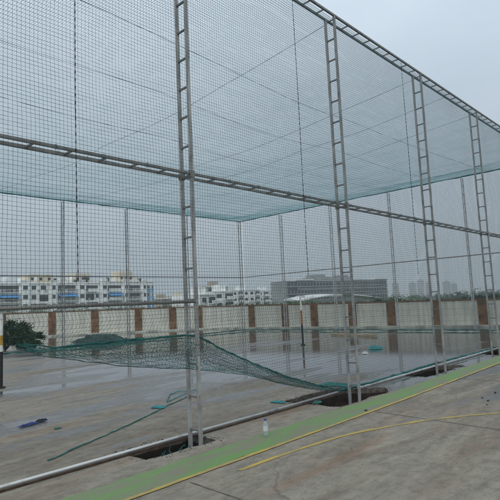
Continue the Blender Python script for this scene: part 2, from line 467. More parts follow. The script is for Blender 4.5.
# ------------------------------------------------------------------ nets (every cord is a real thin tube)
RC = .0016
MESH = .042
class Cords:
    def __init__(s): s.V = []; s.F = []; s.n = 0
    def add(s, P, mask=None, r=RC, ax=None):
        """P: (N, M, 3) polylines; ax: two perpendicular unit vectors for the cross-section"""
        N_, M_, _ = P.shape
        a, b = np.array(ax[0]), np.array(ax[1])
        offs = np.array([a * math.cos(t) + b * math.sin(t) for t in (PI / 2, PI / 2 + 2 * PI / 3, PI / 2 + 4 * PI / 3)]) * r
        V = (P[:, :, None, :] + offs[None, None]).reshape(-1, 3)
        i = np.arange(N_)[:, None]; j = np.arange(M_ - 1)[None]
        ok = np.ones((N_, M_ - 1), bool) if mask is None else (mask[:, 1:] & mask[:, :-1])
        base = ((i * M_ + j) * 3)[ok]
        F = []
        for k in range(3):
            k2 = (k + 1) % 3
            F.append(np.stack([base + k, base + k2, base + 3 + k2, base + 3 + k], 1))
        s.V.append(V); s.F.append(np.concatenate(F) + s.n); s.n += len(V)
    def build(s, name, m, parent=None):
        V = np.concatenate(s.V); F = np.concatenate(s.F)
        used = np.zeros(len(V), bool); used[F.ravel()] = True
        idx = np.cumsum(used) - 1
        return mesh_np(name, V[used], idx[F], m, parent)
rg = np.random.RandomState(3)
def wv(a, b, seed, n=6, f0=.3, f1=2.2):
    r = np.random.RandomState(seed); o = np.zeros(np.broadcast(a, b).shape)
    for _ in range(n):
        f = np.exp(r.uniform(np.log(f0), np.log(f1))); th = r.uniform(0, 2 * PI)
        o = o + np.sin(f * (a * math.cos(th) + b * math.sin(th)) * 2 * PI + r.uniform(0, 7)) / (f / f0) ** .7 / n ** .5
    return o

rope_u = [1.70, 2.06, 2.35, 2.89, 3.54, 3.98, 4.22, 4.64, 5.19, 6.05, 6.94, 7.6]
rope_z = [1.50, 1.32, 1.26, 1.26, 1.26, 1.26, 1.23, 1.02, .79, .48, .22, .04]
low_u = [1.70, 1.79, 1.92, 2.04, 2.2, 2.55, 3.13, 3.96, 4.99, 5.82, 6.8, 7.6]
low_z = [1.60, 1.52, 1.37, 1.27, 1.2, 1.12, .99, .87, .66, .42, .17, .02]
BAR = 1.66
def near_net(u, d):
    """u along the net, d arc length down from the top; returns xyz and validity"""
    zl = np.interp(u, low_u, low_z); zr = np.interp(u, rope_u, rope_z)
    zl = np.where(u < 1.7, BAR, zl); zr = np.where(u < 1.7, BAR, zr)
    zr = np.maximum(zr, zl)
    zl = np.where(u > 7.6, .03, zl); zr = np.where(u > 7.6, .03, zr)
    z = HT - d
    s = BAR - z; Ln = BAR - zl
    fold = s > Ln
    zz = np.where(s <= 0, z, np.where(fold, zl + (s - Ln), z))
    gap = np.maximum(zr - zl, 0)
    third = s > Ln + gap
    zz = np.where((s > 0) & third, zr - (s - Ln - gap), zz)
    ok = np.where(s <= 0, True, s <= Ln + gap * 1.8 + 1e-4)
    ok &= ~((u < 1.7) & (s > .02))
    loose = np.clip(s / .25, 0, 1) * (u < 7.7)
    amp = np.clip((zl) / 1.0, .25, 1)
    uu = u + .014 * wv(u, zz, 11, f1=3) + loose * amp * (.055 * np.arcsin(.97 * np.sin(s * 2 * PI / .44 + .5 * np.sin(u * 1.7))) + .022 * wv(u, zz, 12, f0=.8, f1=3))
    vv = VN - .03 + .03 * wv(u, zz, 13, f0=.12, f1=.8) + loose * amp * .05 * np.sin(s * 7 + u * 2.1)
    vv = np.where(fold, vv + .10 + .16 * np.clip((s - Ln) / .3, 0, 1) + .05 * third, vv)
    # tuck the foot of the net in towards the pipe near the pit
    vv = vv + np.clip(1 - zz / .9, 0, 1) * np.clip((u - 4.2) / 2, 0, 1) * .32
    zz = zz + .006 * wv(u, zz, 14) + np.where(s > .1, .012, .006) * wv(u, zz, 15, f0=.6, f1=2.5)
    zz = np.maximum(zz, .02)
    return np.stack([uu, vv, zz], -1), ok
nn = empty('cage_net', (0, 0, 0), 0, 'square mesh net of the near side, its slack lower edge folded up left of centre', 'net', 'nets of the sports cage')
C = Cords()
D_ = np.concatenate([np.arange(0, HT - BAR, .21), np.arange(HT - BAR, HT + .55, .035)])
ug = np.arange(UL, UE, MESH)
A, B_ = np.meshgrid(ug, D_, indexing='ij'); P, ok = near_net(A, B_); C.add(P, ok, ax=((1, 0, 0), (0, 1, 0)))
ug2 = np.concatenate([np.arange(UL, 8.2, .07), np.arange(8.2, UE, .25)])
dg = np.arange(MESH, HT + .55, MESH)
B_, A = np.meshgrid(dg, ug2, indexing='ij'); P, ok = near_net(A, B_); C.add(P, ok, ax=((0, 1, 0), (0, 0, 1)))
C.build('netting', M['net'], nn)
def wob_line(pts, r, step, amp, seed, n=6, strands=1):
    b = MB(); rr = random.Random(seed)
    for s in range(strands):
        P = []
        for i in range(len(pts) - 1):
            a, c = Vector(pts[i]), Vector(pts[i + 1]); k = max(1, int((c - a).length / step))
            for j in range(k): P.append(a.lerp(c, j / k))
        P.append(Vector(pts[-1]))
        P = [p + Vector((rr.uniform(-amp, amp), rr.uniform(-amp, amp), rr.uniform(-amp, amp))) for p in P]
        b.tube(P, r, n)
    return b
rp = []
for u, z in zip(rope_u[1:], rope_z[1:]):
    q, _ = near_net(np.array(u), np.array(HT - BAR)); 
    vv = VN + .14 + max(0, min(1, 1 - z / .9)) * max(0, min(1, (u - 4.2) / 2)) * .30
    rp.append((u, vv, z + .005))
wob_line(rp, lambda t: .0095 * min(1, .25 + t * 9), .09, .008, 4, 6, 2).build('hem_rope', M['teal'], nn, smooth=True)
wob_line([(u, VN + .02 + max(0, min(1, 1 - z / .9)) * max(0, min(1, (u - 4.2) / 2)) * .30, z) for u, z in list(zip(low_u, low_z))[4:]], .0035, .08, .006, 9, 5).build('hem_rope', M['net'], nn)
wob_line([(7.5, VN + .30, .05), (8.3, VN + .24, .06), (11.2, VN + .27, .07), (14.8, VN + .25, .06), (18, VN + .25, .06), (UE, VN + .22, .05)], .015, .14, .018, 14, 6, 3).build('hem_rope', M['teal'], nn, smooth=True)
# slack netting bunched in the fold
CB = Cords(); nb = 16
ub = np.arange(2.0, 7.3, .035); P = np.zeros((nb, len(ub), 3))
for k in range(nb):
    f = k / (nb - 1); zl = np.interp(ub, low_u, low_z); zr = np.interp(ub, rope_u, rope_z)
    ff = np.clip(f + .13 * wv(ub, ub * 0 + k * 3.1, 300 + k, f0=.4, f1=3), 0, 1)
    P[k, :, 0] = ub; P[k, :, 2] = np.maximum(.02, zl + (zr - zl) * ff + .012 * wv(ub, ub * 0, 330 + k, f0=3, f1=9))
    P[k, :, 1] = VN + .08 + .10 * np.sin(f * 9 + ub) + .03 * wv(ub, ub * 0 + k, 360 + k, f0=1, f1=6) + np.clip(1 - P[k, :, 2] / .9, 0, 1) * np.clip((ub - 4.2) / 2, 0, 1) * .3
CB.add(P, ax=((0, 1, 0), (0, 0, 1)), r=.0021)
nc = np.arange(2.02, 7.3, .024); fs_ = np.linspace(0, 1, 9); A, F_ = np.meshgrid(nc, fs_, indexing='ij')
zl = np.interp(A, low_u, low_z); zr = np.interp(A, rope_u, rope_z)
rj = np.random.RandomState(9); jj = rj.uniform(-.06, .06, (len(nc), 1)) * F_ + rj.uniform(-.012, .012, A.shape)
P = np.stack([A + jj + .03 * np.sin(F_ * 7 + A * 3), VN + .08 + .10 * np.sin(F_ * 9 + A) + np.clip(1 - zl / .9, 0, 1) * np.clip((A - 4.2) / 2, 0, 1) * .3, np.maximum(.02, zl + (zr - zl) * F_)], -1)
CB.add(P, ax=((1, 0, 0), (0, 1, 0)), r=.0017)
CB.build('bunched_netting', M['tealnet'], nn)
# twine ties that lace the net to the half-height beam
tm = MB(); tm.tube([(.0, .028 * math.cos(a), .028 * math.sin(a)) for a in [2 * PI * q / 10 for q in range(11)]], .003, 4, False); tm.tube([(0, -.028, 0), (.01, -.034, -.05), (.004, -.03, -.09)], .0026, 4)
tie = tm.build('tie', M['teal'], nn, (1.0, VN, HM + .01))
rt = random.Random(6)
for k in range(1, 34):
    c = tie.copy(); COL.objects.link(c); c.parent = nn; c.location = (1.0 + k * .62 + rt.uniform(-.12, .12), VN, HM + .01)
for k, (u, z0) in enumerate(((2.53, 1.9), (6.38, 2.0), (10.22, 2.05))):
    b = MB(); P = []; z = HT
    while z > z0:
        P.append((u + .006 * math.sin(z * 1.3 + k), VN - .02, z)); z -= .0105
    nP = len(P) - 1; b.tube(P, lambda t: .0034 + .0030 * (math.sin(t * nP * 2 * PI / 8) > .1), 5); b.build('seam_rope', M['darkrope'], nn)

def flat_net(label, fn, a0, a1, b0, b1, sa, sb, m, axa, axb, r=RC, name='cage_net'):
    t = empty(name, (0, 0, 0), 0, label, 'net', 'nets of the sports cage')
    C = Cords()
    ag = np.arange(a0, a1, MESH); bs = np.linspace(b0, b1, max(2, int((b1 - b0) / sb) + 1))
    A, B_ = np.meshgrid(ag, bs, indexing='ij'); C.add(fn(A, B_), ax=axa, r=r)
    bg = np.arange(b0, b1, MESH); as_ = np.linspace(a0, a1, max(2, int((a1 - a0) / sa) + 1))
    B_, A = np.meshgrid(bg, as_, indexing='ij'); C.add(fn(A, B_), ax=axb, r=r)
    C.build('netting', m, t)
    return t
cab_v = [6.95, 9.0, 11.3]
cab_u = [7.645, 11.219, 12.9, 14.83]
def sag(u, v):
    lim = np.clip(np.minimum(v - VN, VF - v) / 2.0, 0, 1) * np.clip((UE - u) / 2.0, 0, 1)
    return lim * (.16 + .05 * wv(u, v, 21, f0=.08, f1=.4))
def roof(u, v): return np.stack([u, v, HT - .0 - sag(u, v) - .012 * wv(u, v, 22, f0=.5, f1=1.5)], -1)
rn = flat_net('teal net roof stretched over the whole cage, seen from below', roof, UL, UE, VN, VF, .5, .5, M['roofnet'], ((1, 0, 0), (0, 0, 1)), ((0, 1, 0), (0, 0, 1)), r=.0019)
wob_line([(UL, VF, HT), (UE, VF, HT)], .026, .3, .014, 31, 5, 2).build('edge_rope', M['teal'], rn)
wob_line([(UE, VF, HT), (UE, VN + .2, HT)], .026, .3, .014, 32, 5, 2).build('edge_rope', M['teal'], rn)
def farf(u, z): return np.stack([u, VF + .03 + .03 * wv(u, z, 41, f0=.1, f1=.5), z], -1)
fnet = flat_net('net wall of the back row in front of the white flats', farf, 6.0, UE, .03, HT, .5, .5, M['farnet'], ((1, 0, 0), (0, 1, 0)), ((0, 1, 0), (0, 0, 1)))
wob_line([(6, VF - .1, .06), (UE, VF - .1, .06)], .022, .25, .025, 33, 6, 2).build('hem_rope', M['teal'], fnet)
def endf(v, z): return np.stack([UE + .03 + W + .03 * wv(v, z, 42, f0=.1, f1=.5), v, z], -1)
enet = flat_net('net wall of the end row in front of the grey office block', endf, VN + .2, VF, .03, HT, .5, .5, M['farnet'], ((1, 0, 0), (0, 1, 0)), ((1, 0, 0), (0, 0, 1)))
wob_line([(UE - .1, VF, .06), (UE - .1, VN + .4, .06)], .022, .25, .025, 34, 6, 2).build('hem_rope', M['teal'], enet)

# roof cables
def cable(p0, p1, dip, label, r=.0038, kinks=0, seed=0):
    rr = random.Random(seed); P = []; p0 = Vector(p0); p1 = Vector(p1); n = 60
    for i in range(n + 1):
        t = i / n; p = p0.lerp(p1, t); p.z -= dip * 4 * t * (1 - t) + .10 * abs(math.sin(t * PI * 3.3 + seed)) * math.sin(PI * t); p += Vector((noise.noise(Vector((t * 5, seed, 0))), noise.noise(Vector((t * 5, seed, 9))), 0)) * .22 * math.sin(PI * t)
        P.append(p)
    b = MB(); b.tube(P, r, 5)
    return tag(b.build('roof_cable', M['cable']), label, 'cable', 'steel cables under the net roof')
cl = ['lengthwise roof cable nearest the near row, crossing behind the pit column',
      'second lengthwise roof cable back from the near row',
      'third lengthwise roof cable, the furthest in, faint at upper left']
for v, l, d in zip(cab_v, cl, (.30, .22, .25, .2, .2)): cable((UL, v, HT - .05), (UE, v, HT - .05), d, l, seed=v)
cl = ['cross roof cable starting at the pit column', 'cross roof cable starting from the top of the third column',
      'cross roof cable starting midway between the third and fourth columns', 'cross roof cable starting from the top of the fourth column']
for u, l in zip(cab_u, cl): cable((u, VN + .1, HT - .02), (u, VF, HT - .05), .34, l, seed=u)

# bar the near net is laced to
b = MB(); b.tube([(UL, VN + .0, BAR + .005), (4.06, VN + .0, BAR + .005)], .021, 10)
t = tag(b.build('crossbar', M['bar'], smooth=True), 'weathered grey pipe at chest height running left from the nearest column', 'pipe')
# pipe along the ground
g = empty('ground_pipe', (0, 0, 0), 0, 'pale galvanised pipe lying along the foot of the near net over the pits', 'pipe')
b = MB(); b.tube([(UL, 5.085, .027), (4.0, 5.09, .03), (7.9, 5.10, .03)], .0185, 12); b.build('pipe_length', M['pipe'], g, smooth=True)
b = MB(); b.tube([(7.98, 5.03, .028), (UE, 5.02, .028)], .023, 10); b.build('pipe_length', M['steel_pale'], g, smooth=True)
b = MB(); b.tube([(5.66, 5.0905, .03), (5.86, 5.0925, .03)], .024, 12); b.build('coupling', M['steel'], g, smooth=True)
b = MB(); b.box(UL, 7.6, 5.020, 5.045, .001, .022); b.build('dark_strip', M['rust_brown'], g)  # thin dark brown strip along the near side of the pipe

# ------------------------------------------------------------------ boundary walls
def wall(name, A, B, hA, hB, pill, label, pw, pm, capm, lab_p=None):
    A = Vector(A); B = Vector(B); d = B - A; Ln = d.length; ang = math.atan2(d.y, d.x)
    t = empty(name, (A.x, A.y, 0), ang, label, 'wall', 'painted boundary walls')
    th = .2
    H = lambda x: hA + (hB - hA) * x / Ln
    def slope_box(x0, x1, y0, y1, za, zb, rel):  # top follows wall height
        m_ = MB(); z0a, z0b = (H(x0) + za if rel[0] else za), (H(x1) + za if rel[0] else za)
        z1a, z1b = (H(x0) + zb if rel[1] else zb), (H(x1) + zb if rel[1] else zb)
        vs = [(x0, y0, z0a), (x0, y0, z1a), (x0, y1, z0a), (x0, y1, z1a), (x1, y0, z0b), (x1, y0, z1b), (x1, y1, z0b), (x1, y1, z1b)]
        return m_.add(vs, [(0, 1, 3, 2), (4, 6, 7, 5), (0, 4, 5, 1), (2, 3, 7, 6), (0, 2, 6, 4), (1, 5, 7, 3)])
    slope_box(0, Ln, 0, th, -.4, -.06, (0, 1)).build('wall_panel', M['panel'], t)
    slope_box(-.02, Ln + .02, -.03, th + .03, -.06, 0, (1, 1)).build('coping', capm, t)
    slope_box(0, Ln, -.42, -.002, -.05, .10, (0, 0)).build('plinth', M['kerbwall'], t)
    for x in pill:
        slope_box(x - pw / 2, x + pw / 2, -.07, -.003, .102, -.063, (0, 1)).build('pillar', pm, t)
    return t
# far end wall: X is towards the right of the picture when running from +Y to -Y, front faces the court
Wc = (24.05, 27.25)
pts_r = [23.01, 20.37, 18.25, 15.74, 13.45, 11.05, 8.81, 6.5, 4.2]
Rb = (26.15, 2.0)
dl = math.hypot(Rb[0] - Wc[0], Rb[1] - Wc[1])
pill_r = [(Wc[1] - v) / (Wc[1] - Rb[1]) * dl for v in pts_r]
# 'front' must be on the court side: local -y. Direction Wc->Rb is (0.08,-1): local y = (1,0.08) -> away from the court, good
wall('boundary_wall', Wc, Rb, 1.60, 1.24, pill_r, 'long off-white wall with brown pillars across the far end, below the grey office block', .46, M['pillar'], M['coping'])
La = (12.4, 38.85)
ll = math.hypot(Wc[0] - La[0], Wc[1] - La[1])
pu = [14.05, 16.5, 18.6, 20.75, 22.45, 23.75]
pill_l = [(u - La[0]) / (Wc[0] - La[0]) * ll for u in pu]
wall('boundary_wall', La, Wc, 1.78, 1.62, pill_l, 'off-white wall with brown pillars at left, below the white flats', .50, M['pillar'], M['coping'])

# ------------------------------------------------------------------ vegetation
def leaves(n, vol, size, seed, clumps=40, shell=.55):
    """leaf quads gathered in clumps through an ellipsoid-ish volume. vol = list of (cx,cy,cz,rx,ry,rz)"""
    r = random.Random(seed); V = []; F = []
    cc = []
    for _ in range(clumps):
        c = r.choice(vol)
        while True:
            p = Vector((r.uniform(-1, 1), r.uniform(-1, 1), r.uniform(-1, 1)))
            if shell < p.length < 1: break
        cc.append((c[0] + p.x * c[3], c[1] + p.y * c[4], c[2] + p.z * c[5], min(c[3:6]) * r.uniform(.18, .42)))
    for _ in range(n):
        c = r.choice(cc); q = Vector((r.gauss(0, 1), r.gauss(0, 1), r.gauss(0, .8))) * c[3] * .55
        p = Vector(c[:3]) + q; s = size * r.uniform(.6, 1.4)
        a = Vector((r.gauss(0, 1), r.gauss(0, 1), r.gauss(0, .5))).normalized()
        b = a.cross(Vector((r.gauss(0, 1), r.gauss(0, 1), r.gauss(0, 1)))).normalized() * s * .45
        a *= s; k = len(V)
        V += [p - a * .5, p + b * .5, p + a * .5 + Vector((0, 0, -s * .15)), p - b * .5]; F.append((k, k + 1, k + 2, k + 3))
    return V, F
def trunk_mb(h, r0, limbs, seed, spread):
    r = random.Random(seed); b = MB()
    P = [(0, 0, 0)]; x = y = 0
    for i in range(1, 6):
        x += r.uniform(-.05, .05) * h * .3; y += r.uniform(-.05, .05) * h * .3; P.append((x, y, h * i / 5))
    b.tube(P, lambda t: r0 * (1 - .6 * t), 7)
    for _ in range(limbs):
        k = r.randint(2, 5); p = Vector(P[k]); an = r.uniform(0, 2 * PI)
        e = p + Vector((math.cos(an) * spread, math.sin(an) * spread, spread * r.uniform(.4, 1.1)))
        m_ = p.lerp(e, .5) + Vector((0, 0, -.08 * spread))
        b.tube([p, m_, e], lambda t: r0 * .4 * (1 - .7 * t), 5)
    return b
def tree_proto(name, h, cr, leafm, n, size, seed, loc, label, group, clumps=230, trunk=.45, cat='tree'):
    t = empty(name, loc, 0, label, cat, group)
    trunk_mb(h * .62, h * .022, 7, seed, cr * .6).build('trunk', M['bark'], t)
    r = random.Random(seed + 1)
    vol = [(0, 0, h * .68, cr, cr, h * .30)] + [(r.uniform(-.55, .55) * cr, r.uniform(-.55, .55) * cr, h * r.uniform(.45, .85), cr * .55, cr * .55, h * .16) for _ in range(4)]
    V, F = leaves(n, vol, size, seed + 2, clumps)
    me = bpy.data.meshes.new('crown'); me.from_pydata(V, [], F); me.materials.append(leafm)
    o = bpy.data.objects.new('crown', me); COL.objects.link(o); o.parent = t
    return t
def pol(az, r, z=-6.0): return (r * math.cos(az), r * math.sin(az), z)
def px_az(t): return .7537 - math.atan(t)     # t = offset right of the view axis at unit distance
protos = {}
def place_tree(kind, t, r, top, label, group, sxy=1.0, rz=None):
    """kind: 'a' rounded, 'b' loose, 'c' dark; top = elevation of the crown top"""
    az = px_az(t); H = top + 5.9
    if kind not in protos:
        spec = {'a': (8.0, 3.0, M['leaf'], 26000, .14, 11), 'b': (8.0, 2.6, M['leaf_light'], 24000, .14, 23), 'c': (8.0, 3.2, M['leaf_dark'], 26000, .14, 37)}[kind]
        protos[kind] = tree_proto({'a': 'broadleaf_tree', 'b': 'light_green_tree', 'c': 'dark_green_tree'}[kind], spec[0], spec[1], spec[2], spec[3], spec[4], spec[5], (0, 0, 0), label, group)
        o = protos[kind]
    else: o = copy_tree(protos[kind])
    o.location = pol(az, r); o['label'] = label; o['group'] = group
    s = H / 8.0; o.scale = (s * sxy * 1.15, s * sxy * 1.15, s); o.rotation_euler = (0, 0, rz if rz is not None else rnd.uniform(0, 6.28))
    return o
T = lambda x: (x - 250) / 508.0
G1 = 'trees showing above the left wall'
left_t = [(-8, 62, 2.3, 'c', 'dark tree top above the wall at the left edge of the photo'), (22, 58, 2.5, 'a', 'tree top above the first wall panel from the left'),
          (47, 64, 2.4, 'c', 'dark tree top above the pillar beside the bush'), (70, 60, 2.2, 'a', 'tree top above the wall left of the second clear pillar'),
          (95, 66, 2.3, 'c', 'dark tree top above the second clear pillar at left'), (118, 62, 2.2, 'a', 'tree top above the wall below the blue end of the flats'),
          (146, 66, 2.1, 'c', 'dark tree top below the blue end of the flats'), (172, 64, 2.0, 'a', 'tree top above the wall just left of the nearest column'),
          (200, 90, 2.6, 'c', 'dark tree top just right of the nearest column'), (222, 95, 2.4, 'a', 'tree below the mid distance white houses'),
          (244, 98, 2.5, 'c', 'dark tree right of the corner post, below the white terrace')]
for x, r, top, k, l in left_t: place_tree(k, T(x), r, top, l, G1)
G2 = 'trees beyond the far end wall'
for x, r, top, k, l in [(264, 58, 2.0, 'b', 'light green tree at the left foot of the grey office block'), (281, 55, 2.3, 'b', 'light green tree in front of the office block left end'),
        (297, 62, 2.1, 'b', 'light green tree beside the striped post below the office block'), (318, 70, 1.5, 'a', 'low tree under the white shed roof'),
        (352, 75, 1.3, 'a', 'low tree right of the pit column below the shed roof'),
        (374, 70, 2.2, 'c', 'dark tree at the right end of the white shed roof'), (389, 85, 2.0, 'a', 'tree right of the grey office block'), (404, 78, 1.8, 'a', 'tree below the leftmost hazy towers'),
        (424, 95, 1.8, 'c', 'dark tree below the middle hazy towers'), (446, 85, 1.7, 'c', 'dark tree just right of the third ladder column'), (466, 100, 2.1, 'c', 'dark tree behind the rightmost thin post'),
        (481, 85, 2.2, 'c', 'dark tree behind the rightmost tall column'), (499, 90, 1.9, 'a', 'tree top at the right edge of the photo'), (512, 80, 1.8, 'c', 'dark tree cut by the right edge of the photo')]:
    place_tree(k, T(x), r, top, l, G2, 1.25)
# distant wooded skyline
V, F = [], []
r = random.Random(99)
for i in range(150):
    az = px_az(T(r.uniform(180, 640))); d = r.uniform(260, 700); s = r.uniform(.8, 1.2)
    hh = (8.5 + 2.5 * noise.noise(Vector((az * 22, d * .004, 0)))) * (d / 330) ** .16
    v, f = leaves(420, [(d * math.cos(az), d * math.sin(az), -6 + hh * .55, 9 * s, 9 * s, hh * .45)], 1.1, i, 20, .3)
    o = len(V); V += v; F += [tuple(k + o for k in q) for q in f]
me = bpy.data.meshes.new('distant_woods'); me.from_pydata(V, [], F); me.materials.append(M['leaf'])
o = bpy.data.objects.new('distant_woods', me); COL.objects.link(o); tag(o, 'hazy green belt of far trees along the skyline', 'woodland', kind='stuff')

# round bush on the court, left
bs = empty('bush', (9.35, 24.4, 0), 0, 'dark green leafy bush on the court floor at the left edge, before the wall', 'bush')
b = MB(); r = random.Random(5)
for k in range(16):
    an = r.uniform(0, 6.28); e = (math.cos(an) * r.uniform(.4, 1.0), math.sin(an) * r.uniform(.4, 1.0), r.uniform(.5, 1.1))
    b.tube([(0, 0, 0), (e[0] * .4, e[1] * .4, e[2] * .6), e], lambda t: .02 * (1 - .7 * t), 5)
b.build('stem', M['bark'], bs)
V, F = leaves(22000, [(0, 0, .72, .95, .95, .62), (-1.1, .9, .62, .95, .95, .6), (.75, -.9, .42, .62, .62, .42), (-1.9, 1.9, .55, 1, 1, .6), (.3, -.4, .75, .7, .7, .55)], .085, 8, 190, .1)
V = [Vector((p.x, p.y, max(.02, p.z))) for p in V]
me = bpy.data.meshes.new('foliage'); me.from_pydata(V, [], F); me.materials.append(M['leaf_bush']); o = bpy.data.objects.new('foliage', me); COL.objects.link(o); o.parent = bs

# ------------------------------------------------------------------ distant buildings
def frame_xy(az0, r0, az1, r1):
    A = Vector(pol(az0, r0, 0)); B = Vector(pol(az1, r1, 0)); d = B - A
    return A, d.length, math.atan2(d.y, d.x)
ZT = -6.0
def pane(parent, x0, x1, z0, z1, m=None, name='window', y=-.06, fr=True, base=0):
    b = MB()
    if fr:
        w = .12; bk = base + .02; b.box(x0 - w, x0, y, bk, z0 - w, z1 + w); b.box(x1, x1 + w, y, bk, z0 - w, z1 + w)
        b.box(x0, x1, y, bk, z0 - w, z0); b.box(x0, x1, y, bk, z1, z1 + w)
        o = b.build(name, M['facade'], parent)
        g = MB(); g.box(x0, x1, base - .03, base + .015, z0, z1); g.build('glass', m or M['glass'], o)
    else:
        b.box(x0, x1, y, .02, z0, z1); o = b.build(name, m or M['glass'], parent)
    return o
def balcony(parent, x0, x1, z0, h=1.9, rail=.95, railm=None, m=None, out=1.1, solid=False):
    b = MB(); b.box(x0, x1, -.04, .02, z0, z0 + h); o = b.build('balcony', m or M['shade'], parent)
    s = MB(); s.box(x0 - .1, x1 + .1, -out, -.045, z0 - .22, z0); s.build('floor_slab', M['facade'], o)
    q = MB()
    if solid: q.box(x0, x1, -out, -out + .12, z0, z0 + rail)
    else:
        q.box(x0, x1, -out, -out + .08, z0 + rail - .08, z0 + rail)
        n = max(3, int((x1 - x0) / .45))
        for i in range(n + 1):
            x = x0 + (x1 - x0) * i / n; q.box(x - .04, x + .04, -out, -out + .06, z0, z0 + rail - .08)
    q.build('railing', railm or M['facade'], o)
def awning(parent, x0, x1, z):
    b = MB(); b.add([(x0, -.05, z), (x1, -.05, z), (x1, -1.7, z - .95), (x0, -1.7, z - .95), (x0, -.05, z + .08), (x1, -.05, z + .08), (x1, -1.7, z - .87), (x0, -1.7, z - .87)],
        [(0, 1, 2, 3), (4, 7, 6, 5), (0, 4, 5, 1), (1, 5, 6, 2), (2, 6, 7, 3), (3, 7, 4, 0)])
    b.build('awning', M['awning'], parent)
# white flats (three adjoining blocks)
A, Lf, ang = frame_xy(px_az(T(-14)), 188, px_az(T(152)), 222)
sx = lambda x: (x + 14) / 166 * Lf
rows = [10.7 - .9, 7.4 - .9, 4.2 - .9, 1.0 - .9, -2.2 - .9]    # sill heights, top floor first
def block(x0, x1, top, label, spec, extras=()):
    t = empty('apartment_block', (0, 0, 0), 0, label, 'building', 'white blocks of flats')
    t.location = (A.x + math.cos(ang) * sx(x0), A.y + math.sin(ang) * sx(x0), 0); t.rotation_euler = (0, 0, ang)
    X = lambda x: sx(x) - sx(x0)
    b = MB(); b.box(0, X(x1) - .01, 0, 12, ZT, top); b.build('wall', M['facade'], t)
    b = MB(); b.box(-.1, X(x1) + .09, -.25, 0, top - .35, top - .08); b.build('cornice', M['facade'], t)
    rr = random.Random(int(x0) + 50)
    for _ in range(4):
        xx = rr.uniform(1, X(x1) - 3); hh = rr.uniform(.9, 1.9); b = MB(); b.lathe([(.1, 0), (.6, .05), (.6, hh), (.25, hh + .25)], (xx, rr.uniform(.8, 3), top + .003), 10); b.build('water_tank', M['black'] if rr.random() < .5 else M['facade'], t)
    for f in range(3):
        for _ in range(5):
            xx = rr.uniform(1, X(x1) - 2); b = MB(); b.box(xx, xx + .8, -.42, -.01, rows[f] + rr.uniform(-.6, .1), rows[f] + .35); b.build('air_conditioner', M['steel_pale'], t)
    for kind, a, c, fl in spec:
        for f in fl:
            z = rows[f]
            if kind == 'w': pane(t, X(a), X(c), z + .35, z + 1.75)
            elif kind == 'b': balcony(t, X(a), X(c), z - .5, 2.3, 1.0)
            elif kind == 's': balcony(t, X(a), X(c), z - .5, 2.3, 1.0, solid=True)
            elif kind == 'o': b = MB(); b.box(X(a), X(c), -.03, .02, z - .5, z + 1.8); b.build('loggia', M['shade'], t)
            elif kind == 'bay':
                if f == fl[0]: b = MB(); b.box(X(a), X(c), -.9, -.004, ZT, top + .9); b.build('bay', M['facade'], t)
                pane(t, X(a) + .5, X(c) - .5, z + .35, z + 1.75, y=-.95, base=-.9)
            elif kind == 'a': awning(t, X(a), X(c), z + 1.9)
            elif kind == 'blue': b = MB(); b.box(X(a), X(c), -.02, -.001, z - 1.3, z + 1.85); b.build('blue_panel', M['blue'], t)
    for kind, a, c, zt, m in extras:
        b = MB(); b.box(X(a), X(c), 1.0, 7.0, top + .003, zt); o = b.build(kind, m, t)
        g = MB(); n = 3
        for i in range(n):
            xx = X(a) + (X(c) - X(a)) * (i + .5) / n; g.box(xx - .5, xx + .5, .95, 1.02, top + .9, min(zt - .4, top + 1.9))
        g.build('window', M['glass'], o)
    return t
block(-14, 44, 12.6, 'white block of flats at the left edge with a beige stair tower on its roof',
      [('w', -11, -8, (0, 1, 2)), ('b', -6, 11, (0, 1, 2)), ('a', -5, 11, (1,)), ('bay', 12.5, 19, (0, 1, 2, 3)), ('w', 22, 26, (0, 1)), ('b', 21.5, 36, (2, 3)), ('o', 29, 37, (1,)), ('w', 30, 35, (0,)), ('bay', 38.5, 43.8, (0, 1, 2, 3))],
      [('stair_tower', 20, 43, 15.6, M['cream'])])
block(44, 88, 12.8, 'middle white block of flats with a wide blue awning and small windows',
      [('b', 46, 63, (0, 1, 2, 3)), ('a', 46, 64, (1,)), ('bay', 65, 72, (0, 1, 2, 3)), ('s', 74, 86, (0, 2)), ('o', 73, 82, (1, 3)), ('w', 84, 87, (1, 3))],
      [('stair_tower', 64, 80, 16.2, M['cream']), ('water_tank', 50, 55, 14.2, M['facade'])])
block(88, 152, 13.2, 'right white block of flats ending in blue painted walls',
      [('bay', 89, 95.5, (0, 1, 2, 3)), ('s', 97, 112, (0, 1, 2)), ('a', 97, 113, (1,)), ('a', 97, 113, (3,)), ('bay', 114, 120, (0, 1, 2)), ('b', 121, 135, (0, 1, 2, 3)), ('bay', 136.5, 141.8, (0, 1, 2)),
       ('blue', 142.5, 147.5, (0, 1, 2, 3)), ('w', 144, 146.5, (0, 1, 2)), ('blue', 149, 151.8, (0, 1, 2, 3)), ('w', 149.8, 151.2, (0, 1, 2))],
      [('stair_tower', 112, 128, 17.4, M['cream']), ('water_tank', 134, 139, 14.8, M['facade'])])

